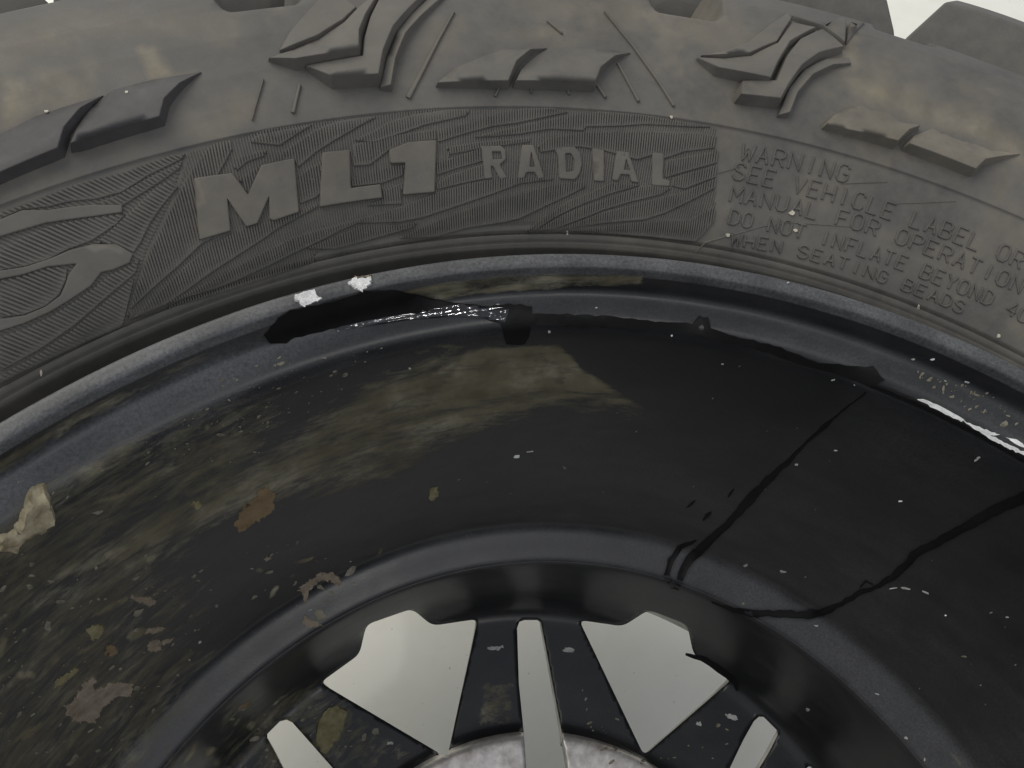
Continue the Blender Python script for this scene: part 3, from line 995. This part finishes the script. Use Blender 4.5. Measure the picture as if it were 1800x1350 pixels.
DRIPS = [
    [(1522, 690, 1.5), (1465, 736, 3), (1452, 748, 9), (1420, 776, 5), (1390, 808, 8), (1365, 830, 10), (1325, 870, 17), (1300, 900, 15), (1270, 930, 12),
     (1232, 965, 16), (1210, 987, 16), (1198, 1010, 14), (1188, 1036, 13)],
    [(1224, 950, 3), (1196, 962, 8), (1179, 985, 12), (1172, 1010, 11), (1184, 1034, 9)],
    [(1812, 870, 18), (1760, 892, 18), (1700, 925, 16), (1640, 958, 15), (1606, 976, 16), (1598, 988, 14), (1570, 1015, 12), (1530, 1037, 7), (1514, 1040, 10),
     (1480, 1062, 8), (1450, 1075, 13), (1420, 1081, 16), (1380, 1079, 13), (1330, 1079, 14), (1290, 1073, 10), (1250, 1058, 3)],
    [(1290, 860, 2), (1284, 868, 5), (1280, 874, 2)], [(1250, 900, 3), (1243, 907, 8), (1236, 915, 2)], [(1222, 880, 2), (1216, 886, 5), (1208, 892, 2)],
    [(1528, 676, 6), (1570, 692, 9), (1640, 722, 9), (1720, 762, 12), (1810, 812, 13)],
    [(1535, 1028, 2), (1522, 1022, 4), (1512, 1032, 3)],
    [(1205, 1150, 4), (1240, 1160, 12), (1272, 1182, 13), (1294, 1200, 12), (1296, 1214, 6)],
]
MUD_MASKS = [
    ([(-600, 1100), (330, 655), (500, 650), (520, 790), (360, 950), (240, 1090), (400, 1140), (300, 1380), (-200, 1480), (-600, 1480)], 170, .46),
    ([(380, 1230), (560, 1190), (760, 1340), (380, 1380)], 60, .42),
    ([(790, 602), (880, 628), (985, 602), (1030, 645), (1100, 682), (1180, 738), (1080, 722), (960, 716), (860, 752), (760, 790), (680, 845),
      (560, 870), (420, 900), (300, 955), (180, 1010), (0, 1065), (-400, 1260), (-400, 1210), (0, 1030), (140, 975), (250, 905), (370, 850), (500, 775), (600, 700),
      (660, 665), (720, 640)], 75, .66),
    ([(820, 610), (985, 604), (1030, 648), (1090, 690), (960, 712), (850, 735), (740, 720)], 26, .85),
    ([(430, 800), (620, 690), (760, 690), (720, 790), (600, 850), (450, 870)], 60, .55),
    ([(-400, 1040), (0, 805), (100, 745), (250, 665), (400, 604), (470, 575), (490, 600), (380, 632), (250, 700), (120, 772), (0, 840), (-400, 1080)], 26, .60),
    ([(660, 522), (760, 500), (900, 482), (1130, 484), (1130, 502), (900, 512), (760, 530), (690, 532)], 12, .62),
    ([(0, 1040), (120, 980), (420, 1000), (330, 1180), (260, 1300), (60, 1350), (0, 1350)], 90, .34),
    ([(850, 1200), (905, 1200), (900, 1280), (838, 1275)], 20, .5),
    ([(540, 1250), (610, 1235), (700, 1310), (560, 1345)], 30, .45),
    ([(1640, 1310), (1800, 1330), (1800, 1350), (1660, 1350)], 40, .3),
]
WET = [
    [(465, 590), (490, 560), (510, 545), (560, 537), (640, 512), (700, 512), (760, 526), (805, 533), (800, 547), (720, 552), (640, 566),
     (590, 577), (520, 592), (495, 606), (475, 604)],
    [(800, 533), (860, 540), (895, 534), (935, 539), (935, 552), (1060, 555), (1150, 565), (1218, 569), (1228, 557), (1245, 560), (1250, 576),
     (1300, 595), (1350, 604), (1440, 638), (1510, 645), (1535, 645), (1555, 668), (1530, 680), (1490, 662), (1400, 637), (1320, 610),
     (1240, 594), (1215, 583), (1100, 576), (935, 570), (925, 604), (890, 606), (882, 570), (850, 560), (790, 548)],
]


def rim_masks(P, az, s):
    px = project(P)
    ok = np.isfinite(px[:, 0])
    px = np.where(ok[:, None], px, -9999)
    q = np.c_[az * .2, s]
    qa = np.c_[az * .2 * .35, s]                       # streaks run round the rim
    mud = np.zeros(len(P))
    for poly, soft, k in MUD_MASKS:
        mud = np.maximum(mud, k * smooth01(.5 - sdist(px, poly) / soft))
    mud = mud * (.33 + .60 * fbm(qa, .009, 11) + .42 * fbm(qa * np.array([.45, 1]), .0035, 12, 3))
    mud = np.maximum(mud, .30 * smooth01(.5 - sdist(px, [(0, 900), (330, 730), (560, 600), (800, 570), (760, 690), (420, 850), (0, 1040)]) / 90) * fbm(q, .006, 91))
    for i, (poly, h, m) in enumerate(FLAKES):
        pa = np.array(poly)
        b = (px[:, 0] > pa[:, 0].min() - 12) & (px[:, 0] < pa[:, 0].max() + 12) & (px[:, 1] > pa[:, 1].min() - 12) & (px[:, 1] < pa[:, 1].max() + 12)
        if b.any():
            mud[b] = np.maximum(mud[b], (.95 if i % 3 else .75) * smooth01(.5 - sdist(px[b], pa) / 9) * (.7 + .5 * fbm(q[b], .002, 61)))
    dust_sheen = .03 + .16 * fbm(q, .03, 21)
    # road dust lies on the ledge, the lip and the lower well, the ledge also carrying painted sheen; the upper well was wiped clean by the wet
    dust_sheen += .09 * smooth01((s - SK[17]) / .05)
    left = smooth01((700 - px[:, 0]) / 600)
    dust_sheen = np.where(s < SK[8], (.85 + .45 * left) * (.8 + .4 * fbm(q, .02, 77)), dust_sheen)
    dust_sheen = np.where((s > SK[10]) & (s < SK[15]), dust_sheen * 1.3 + .1, dust_sheen)  # ledge paled further to stand in for its sky reflection
    dust_sheen *= .35 + 1.25 * fbm(qa, .005, 41, 5)
    ring = smooth01((s - SK[19] + .002) / .004) * smooth01((SK[23] + .003 - s) / .004)  # fillet band lightened to imitate the sky reflected in it
    painted_haze = smooth01(.5 - sdist(px, [(-500, 1150), (0, 905), (130, 815), (330, 705), (520, 622), (640, 572), (560, 562), (400, 610), (240, 690), (100, 765), (0, 835), (-500, 1060)]) / 60)  # bluish sheen along the left ledge, put into the colour
    dust_sheen += .6 * painted_haze
    mud *= 1 - .8 * painted_haze
    dust_sheen = np.maximum(dust_sheen, ring * (.34 + .20 * fbm(q, .012, 51)) * (.35 + .65 * smooth01((px[:, 0] - 480) / 400)))
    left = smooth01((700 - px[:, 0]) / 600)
    dust_sheen += .12 * left * (s > SK[9]) * (s < SK[15])  # more of the painted sheen on the left ledge
    wiped = smooth01(.5 - sdist(px, [(930, 560), (1220, 575), (1500, 660), (1440, 760), (1180, 735), (1030, 640), (985, 600), (930, 600)]) / 60)
    dust_sheen *= 1 - .75 * wiped
    mud *= 1 - .95 * smooth01(.5 - sdist(px, [(900, 540), (1500, 660), (1500, 760), (1180, 742), (1030, 648), (988, 606), (930, 602)]) / 22)
    for poly in WET:
        k = smooth01(.5 - sdist(px, poly) / 8)
        dust_sheen *= 1 - .95 * k
        mud *= 1 - k
    for d in DRIPS:
        for (x0, y0, w0), (x1, y1, w1) in zip(d[:-1], d[1:]):
            b = np.where((px[:, 0] > min(x0, x1) - 15) & (px[:, 0] < max(x0, x1) + 15) & (px[:, 1] > min(y0, y1) - 15) & (px[:, 1] < max(y0, y1) + 15))[0]
            if len(b):
                ab = np.array([x1 - x0, y1 - y0], float)
                t = np.clip(((px[b] - (x0, y0)) @ ab) / (ab @ ab + 1e-9), 0, 1)
                dd = np.hypot(*(px[b] - (x0, y0) - t[:, None] * ab).T) - (w0 + (w1 - w0) * t) * .66
                dust_sheen[b] *= 1 - .9 * smooth01(.5 - dd / 6)
                mud[b] *= 1 - .8 * smooth01(.5 - dd / 6)
    speck = .25 + .75 * smooth01(.5 - sdist(px, [(280, 740), (400, 660), (560, 600), (700, 610), (640, 700), (430, 760), (330, 780)]) / 60)
    speck *= ok
    dust_sheen *= np.where(s > SK[26], .6, .85)
    return {'u': az * .2, 'arc': s, 'dust_sheen': np.clip(dust_sheen, 0, 1.2), 'mud': np.clip(mud, 0, 1), 'speck': speck}


def build_barrel():
    ss = np.unique(np.r_[np.arange(0, SK[17], .0005), np.arange(SK[17], SK[23], .0011), SK[23]])
    az = np.radians(np.unique(np.r_[np.arange(-180, -30, 2.0), np.arange(-30, 105, .3), np.arange(105, 180, 2.0)]))
    A, S = np.meshgrid(az, ss, indexing='ij')
    h = -.00025 * fbm(np.c_[A.ravel() * .2, S.ravel()], .02, 31) * smooth01((SK[23] - S.ravel()) / .02)
    P = RIM.at(A.ravel(), S.ravel(), h)
    f = grid_faces(len(az), len(ss), True)[:, ::-1]
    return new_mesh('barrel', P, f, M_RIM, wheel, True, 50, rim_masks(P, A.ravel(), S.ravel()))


barrel = build_barrel()

# openings of the disc, traced as outlines on its surface
WINDOW_A = rounded([(724, 1070), (760, 1100), (840, 1088), (786, 1332), (563, 1200), (632, 1150), (644, 1098)], 13, 4)
WINDOW_B = rounded([(1018, 1090), (1095, 1101), (1140, 1072), (1208, 1098), (1219, 1151), (1287, 1194), (1132, 1328)], 13, 4)
SLOT_M = [(909, 1104), (913, 1093), (922, 1090), (944, 1090), (951, 1094), (953, 1104), (990, 1300), (998, 1350), (1006, 1400), (930, 1400), (925, 1350),
          (921, 1290), (912, 1200)]
SLOT_L = [(470, 1298), (470, 1290), (492, 1268), (504, 1265), (514, 1270), (583, 1348), (625, 1395), (535, 1420), (497, 1350), (480, 1316)]
SLOT_R = [(1325, 1268), (1334, 1260), (1342, 1260), (1366, 1284), (1367, 1292), (1352, 1322), (1335, 1350), (1300, 1405), (1255, 1400), (1284, 1348), (1306, 1302)]


def build_disc():
    Rr = .15
    holes = []
    A0 = math.radians(45)

    def polar(poly):
        az, s = RIM.hit(densify([tuple(q[:2]) for q in poly], 7))
        return np.c_[az, s]
    wa, wb, sm, sl, sr = map(polar, (WINDOW_A, WINDOW_B, SLOT_M, SLOT_L, SLOT_R))
    holes += [wa, wb, sm, sl, sr]
    for k in range(2, 8):
        q = wb.copy()
        q[:, 0] += A0 * (k - 1)
        holes.append(q)
    for k in range(2, 7):
        q = sm.copy()
        q[:, 0] += A0 * k
        holes.append(q)
    s0, s1 = S_CUT, SK[-1]
    base = -math.radians(110)
    pts, edges = [], []
    loops = []
    for hpoly in holes:
        q = hpoly.copy()
        q[:, 0] = (q[:, 0] - base) % (2 * math.pi) + base
        if q[:, 0].max() - q[:, 0].min() > 3:
            continue
        q[:, 0] *= Rr
        lp = densify(q, .004)
        loops.append(lp)
    gs = np.unique(np.r_[np.arange(s0, SK[30], .0012), np.arange(SK[30], s1, .0025), s1, SK[-6] + .002, SK[-6] + .0026, SK[-6] + .0014])
    gaz = np.radians(np.r_[np.arange(-110, -30, 2.0), np.arange(-30, 105, .7), np.arange(105, 250.01, 2.0)]) * Rr
    G = np.stack(np.meshgrid(gaz, gs, indexing='ij'), -1).reshape(-1, 2)
    keep = np.ones(len(G), bool)
    for lp in loops:
        b = (G[:, 0] > lp[:, 0].min() - .004) & (G[:, 0] < lp[:, 0].max() + .004)
        d = np.full(len(G), 1.0)
        d[b] = sdist(G[b], lp)
        keep &= d > .0012
    k = 0
    for lp in loops:
        n = len(lp)
        edges += [(k + i, k + (i + 1) % n) for i in range(n)]
        k += n
    A = np.concatenate(loops + [G[keep]])
    vs, _, fs, _, _, _ = delaunay_2d_cdt([Vector(map(float, v)) for v in A], edges, [], 0, 1e-7)
    V = np.array([tuple(v) for v in vs])
    T = np.array([f for f in fs if len(f) == 3])
    cen = V[T].mean(1)
    ok = np.ones(len(T), bool)
    for lp in loops:
        b = (cen[:, 0] > lp[:, 0].min()) & (cen[:, 0] < lp[:, 0].max())
        ins = np.zeros(len(T), bool)
        ins[b] = inside(cen[b], lp)
        ok &= ~ins
    T = T[ok]
    az, s = V[:, 0] / Rr, V[:, 1]
    P = RIM.at(az, s)
    a, b, c = P[T[:, 0]], P[T[:, 1]], P[T[:, 2]]
    nn = np.cross(b - a, c - a)
    up = RIM.at(az[T[:, 0]], s[T[:, 0]], .01) - P[T[:, 0]]
    flip = (nn * up).sum(1) < 0
    T[flip] = T[flip][:, ::-1]
    spad = SK[-6] + .002
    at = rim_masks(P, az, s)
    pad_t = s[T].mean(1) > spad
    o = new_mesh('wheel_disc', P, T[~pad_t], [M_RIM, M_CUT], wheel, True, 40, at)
    md = o.modifiers.new('thickness', 'SOLIDIFY')
    md.thickness, md.offset = .0050, -1
    md.material_offset_rim = 1
    o2 = new_mesh('hub_pad', P, T[pad_t], [M_PAD, M_CUT], wheel, True, 40)
    md = o2.modifiers.new('thickness', 'SOLIDIFY')
    md.thickness, md.offset = .0050, -1
    md.material_offset_rim = 1
    for ob in (o, o2):
        import bmesh
        bm = bmesh.new()
        bm.from_mesh(ob.data)
        bmesh.ops.delete(bm, geom=[v for v in bm.verts if not v.link_faces], context='VERTS')
        bmesh.ops.remove_doubles(bm, verts=bm.verts, dist=1e-6)
        bm.to_mesh(ob.data)
        bm.free()
    return o, o2


disc, pad = build_disc()
# outer skin of the rim that closes the well behind the visible side
OUT = [(.2345, -.0120), (.2335, -.0165), (.2290, -.0175), (.2235, -.0260), (.2160, -.0700), (.2060, -.1130), (.2060, -.2000), (.2290, -.2250), (.2340, -.2390), (.2250, -.2390), (.2000, -.2300), (.1870, -.2250), (.1840, -.1560)]
skin = Surface(OUT, +1)
az = np.radians(np.arange(-180, 180, 2.0))
A, S = np.meshgrid(az, skin.s, indexing='ij')
new_mesh('outer_rim_skin', skin.at(A.ravel(), S.ravel()), grid_faces(len(az), len(skin.s), True), M_CUT, wheel, True, 40)

# ---- marks and deposits on the rim
for poly in WET:
    o = raise_poly('wet_patch', RIM, ragged(poly, .7, 13), .00025, M_OIL, barrel, step=.004, sink=.0004, flare=.8)
def wet_bead(up, lo):
    n, m = 420, 110
    tt = np.linspace(0, 1, n)

    def along(ln):
        P = np.array(ln, float)
        L = np.r_[0, np.cumsum(np.hypot(*np.diff(P, axis=0).T))]
        return np.c_[np.interp(tt * L[-1], L, P[:, 0]), np.interp(tt * L[-1], L, P[:, 1])]
    U, L = along(up), along(lo)
    f = np.linspace(0, 1, m)
    px = (U[:, None, :] * (1 - f)[None, :, None] + L[:, None, :] * f[None, :, None]).reshape(-1, 2)
    az, s = RIM.hit(px)
    q = np.c_[az * .2, s]
    edge = np.minimum(f, 1 - f)[None, :] * np.minimum(tt, 1 - tt)[:, None] * 30
    amp = .00002 + .00008 * vnoise(q, .006, 14)
    h = .00016 * np.clip(edge.ravel(), 0, 1) + amp * np.sin(s * 2 * math.pi / .00115 + 5 * vnoise(q, .012, 4)) + .00007 * vnoise(np.c_[az * .2, s * 1.4], .0016, 8)
    P = RIM.at(az, s, h + .0002)
    new_mesh('wet_bead', P, grid_faces(n, m, False), M_WETG, barrel, True)


wet_bead([(588, 573), (640, 562), (720, 546), (800, 533), (860, 540), (895, 541)], [(592, 582), (640, 574), (720, 562), (800, 556), (860, 562), (888, 566)])
for d in DRIPS:
    # uneven edges
    dd = []
    for i, (x, y, w) in enumerate(d):
        dd.append((x, y, w))
        if i + 1 < len(d):
            x2, y2, w2 = d[i + 1]
            m = int(math.hypot(x2 - x, y2 - y) // 9)
            for k in range(1, m):
                t = k / m
                dd.append((x + (x2 - x) * t + random.gauss(0, .7), y + (y2 - y) * t + random.gauss(0, .7), (w + (w2 - w) * t) * random.uniform(.82, 1.18)))
    stroke_mesh('liquid_run', RIM, [[(x, y, w * .95) for x, y, w in dd]], 8, .00014, M_OIL, barrel, .0003)


for poly, h, m in [FLAKES[i] for i in (0, 1, 2, 3, 4, 10, 11, 13, 14, 15, 16, 19, 27, 33, 38, 40)]:
    raise_poly('mud_flake', RIM, ragged(poly, 1.0, 3.5), h * .4, m, barrel, step=.004, sink=.0003, flare=.6, jitter=h * .4)
# scatter of small mud crumbs and dust grains, too many to count
cring, cf = [], []
OPENINGS = [np.array([q[:2] for q in w], float) for w in (WINDOW_A, WINDOW_B, SLOT_M, SLOT_L, SLOT_R)]
CRUMBS = [([(0, 1000), (200, 960), (420, 1000), (330, 1180), (200, 1330), (0, 1350)], 120, 1.9), ([(280, 740), (400, 660), (560, 600), (690, 610), (560, 720), (400, 780)], 110, .9),
          ([(430, 960), (640, 940), (640, 1010), (540, 1110), (430, 1080)], 35, 1.6), ([(1580, 640), (1740, 690), (1800, 760), (1700, 720)], 50, 1.6),
          ([(0, 860), (280, 740), (470, 660), (480, 800), (200, 930), (0, 1000)], 60, 1.3), ([(1200, 1000), (1800, 900), (1800, 1300), (1500, 1200)], 18, .9),
          ([(400, 1250), (560, 1200), (720, 1330), (420, 1350)], 40, 1.7), ([(1000, 1180), (1060, 1340), (1300, 1340), (1280, 1260), (1180, 1330)], 30, 1.6), ([(800, 620), (1400, 640), (1500, 900), (800, 900)], 22, .8)]
for poly, cnt, size in CRUMBS:
    pa = np.array(poly, float)
    lo, hi = pa.min(0), pa.max(0)
    got = []
    while len(got) < cnt:
        c = rng.uniform(lo, hi)
        if inside(c[None], pa)[0] and not any(sdist(c[None], w)[0] < 7 for w in OPENINGS):
            got.append(c)
    for c in got:
        sz = size * float(rng.lognormal(0, .55))
        ang = math.radians(-28 + rng.normal(0, 25))
        el = rng.uniform(1.0, 2.6)
        n = 7
        ring = []
        for i in range(n):
            t = 2 * math.pi * i / n
            k = rng.uniform(.55, 1.25)
            x, y = sz * el * k * math.cos(t), sz * k * math.sin(t)
            ring.append((c[0] + x * math.cos(ang) - y * math.sin(ang), c[1] + x * math.sin(ang) + y * math.cos(ang)))
        b0 = len(cring)
        cring += ring + [tuple(c)]
        cf += [(b0 + i, b0 + (i + 1) % n, b0 + n) for i in range(n)]
a_, s_ = RIM.hit(np.array(cring))
cv = RIM.at(a_, s_, np.tile(np.r_[np.full(7, .00003), .00016], len(cring) // 8))
cr = new_mesh('mud_crumbs', cv, cf, M_CRUMB, barrel, False)
cr['kind'] = 'stuff'
SPECKS = [(908, 803, 17, 7, -10), (930, 794, 20, 2, -8), (1310, 994, 13, 6, -20), (1376, 1005, 22, 5, 14), (1590, 1034, 22, 6, 10), (1628, 1042, 18, 5, 20), (1570, 1034, 16, 2, -8),
          (1400, 817, 8, 6, 0), (1468, 792, 8, 3, 0), (1718, 807, 18, 8, -32), (1420, 1247, 14, 10, 25), (965, 583, 8, 6, 0), (1181, 590, 5, 4, 0),
          (351, 1129, 12, 5, -28), (875, 535, 10, 4, 0), (1048, 541, 6, 5, 0), (1465, 668, 9, 3, -15), (1502, 677, 4, 3, 0), (1582, 881, 12, 4, 0),
          (1592, 1297, 10, 8, 40), (1625, 1335, 6, 10, 20), (1542, 1220, 12, 3, 20), (545, 1072, 12, 3, -20), (1270, 640, 7, 3, 0), (1640, 632, 14, 4, -8),
          (1605, 632, 10, 4, 0), (1662, 670, 8, 4, 0), (1700, 672, 12, 4, 10), (1690, 680, 9, 5, 30), (1565, 645, 7, 4, 0), (475, 672, 10, 6, -20), (500, 668, 14, 5, -30),
          (480, 686, 12, 6, 10), (350, 712, 18, 6, 20), (362, 722, 12, 5, 0), (397, 690, 8, 6, 0), (340, 724, 9, 5, 30), (245, 732, 9, 4, 0), (1146, 466, 20, 10, 0),
          (852, 500, 12, 16, 10), (1445, 522, 12, 4, 20), (1486, 527, 12, 5, 10), (1385, 497, 5, 4, 0), (1770, 1085, 8, 3, 0), (1662, 1082, 5, 4, 0),
          (720, 648, 6, 4, 0), (990, 640, 12, 3, 0), (800, 1020, 6, 4, 0), (1090, 760, 6, 4, 0), (1690, 930, 6, 3, 0)]
for i, q in enumerate(SPECKS[:28] + SPECKS[-8:-4]):
    raise_poly('paint_fleck', RIM, blob(q[0], q[1], q[2] * .62, q[3] * .5, q[4], n=9, rough=.45), .0002, M_WHITE if i % 6 == 0 else M_FLECK, barrel, step=.006, sink=.0003, flare=.5)
SCARS = [
    ragged([(519, 520), (535, 514), (553, 512), (558, 522), (565, 526), (545, 532), (530, 537), (524, 530)], .8, 4),
    ragged([(612, 497), (625, 491), (640, 489), (652, 488), (650, 500), (645, 507), (633, 511), (622, 505)], .8, 4),
]
for poly in SCARS:
    raise_poly('lip_scar', RIM, poly, .0006, M_SCAR, barrel, step=.0016, sink=.0003, flare=.5, jitter=.0006)
raise_poly('lip_scar', RIM, ragged([(612, 482), (625, 476), (640, 474), (655, 480), (648, 488), (632, 486), (620, 490)], .8, 4), .0004, M_MUD, barrel, step=.002, jitter=.0003)
SCRAPES = [
    ragged([(1612, 702), (1628, 703), (1660, 718), (1695, 738), (1690, 740), (1655, 724), (1630, 711)], .4, 8),
    ragged([(1690, 737), (1720, 751), (1748, 762), (1757, 764), (1740, 766), (1770, 780), (1800, 795), (1812, 803), (1790, 796), (1750, 776), (1715, 755)], .7, 6),
    ragged([(1768, 768), (1785, 772), (1800, 782), (1800, 787), (1784, 780)], .6, 6),
]
for poly in SCRAPES:
    raise_poly('scrape', RIM, poly, .0002, M_WHITE, barrel, step=.003, sink=.0003)
SCUFFS = [(870, 1140, 34, 10, -8), (1000, 1142, 26, 12, 5), (1285, 1260, 30, 12, 25), (1228, 1272, 10, 10, 0), (1435, 1100, 10, 4, 0), (686, 1306, 16, 8, -10)]
for q in SCUFFS:
    raise_poly('scuff', RIM, ragged(blob(q[0], q[1], q[2] * .8, q[3] * .7, q[4]), .8, 4), .00008, M_FLECK, disc, step=.004, sink=.0002)

# ---- loose dirt resting on the wheel
def deposit(name, poly, h, mat, label, cat, jit):
    o = raise_poly(name, RIM, poly, h, mat, None, step=.0011, sink=.0006, flare=.7, jitter=jit, sharp=60)
    o['label'] = label
    o['category'] = cat


deposit('mud_clump', ragged([(53, 862), (75, 856), (82, 880), (95, 912), (70, 932), (40, 944), (22, 966), (-6, 964), (5, 945), (30, 930), (45, 900)], 1.5, 7),
        .0015, M_CLUMP, 'pale crumbly clump of dried mud stuck on the ledge at the left edge', 'mud', .0016)
deposit('dead_leaf', ragged([(572, 1250), (590, 1240), (608, 1250), (602, 1280), (584, 1310), (570, 1324), (555, 1302), (560, 1272)], 1.2, 7),
        .0012, M_MUDY, 'yellowish brown leaf scrap lying between slot and large opening', 'leaf', .0007)
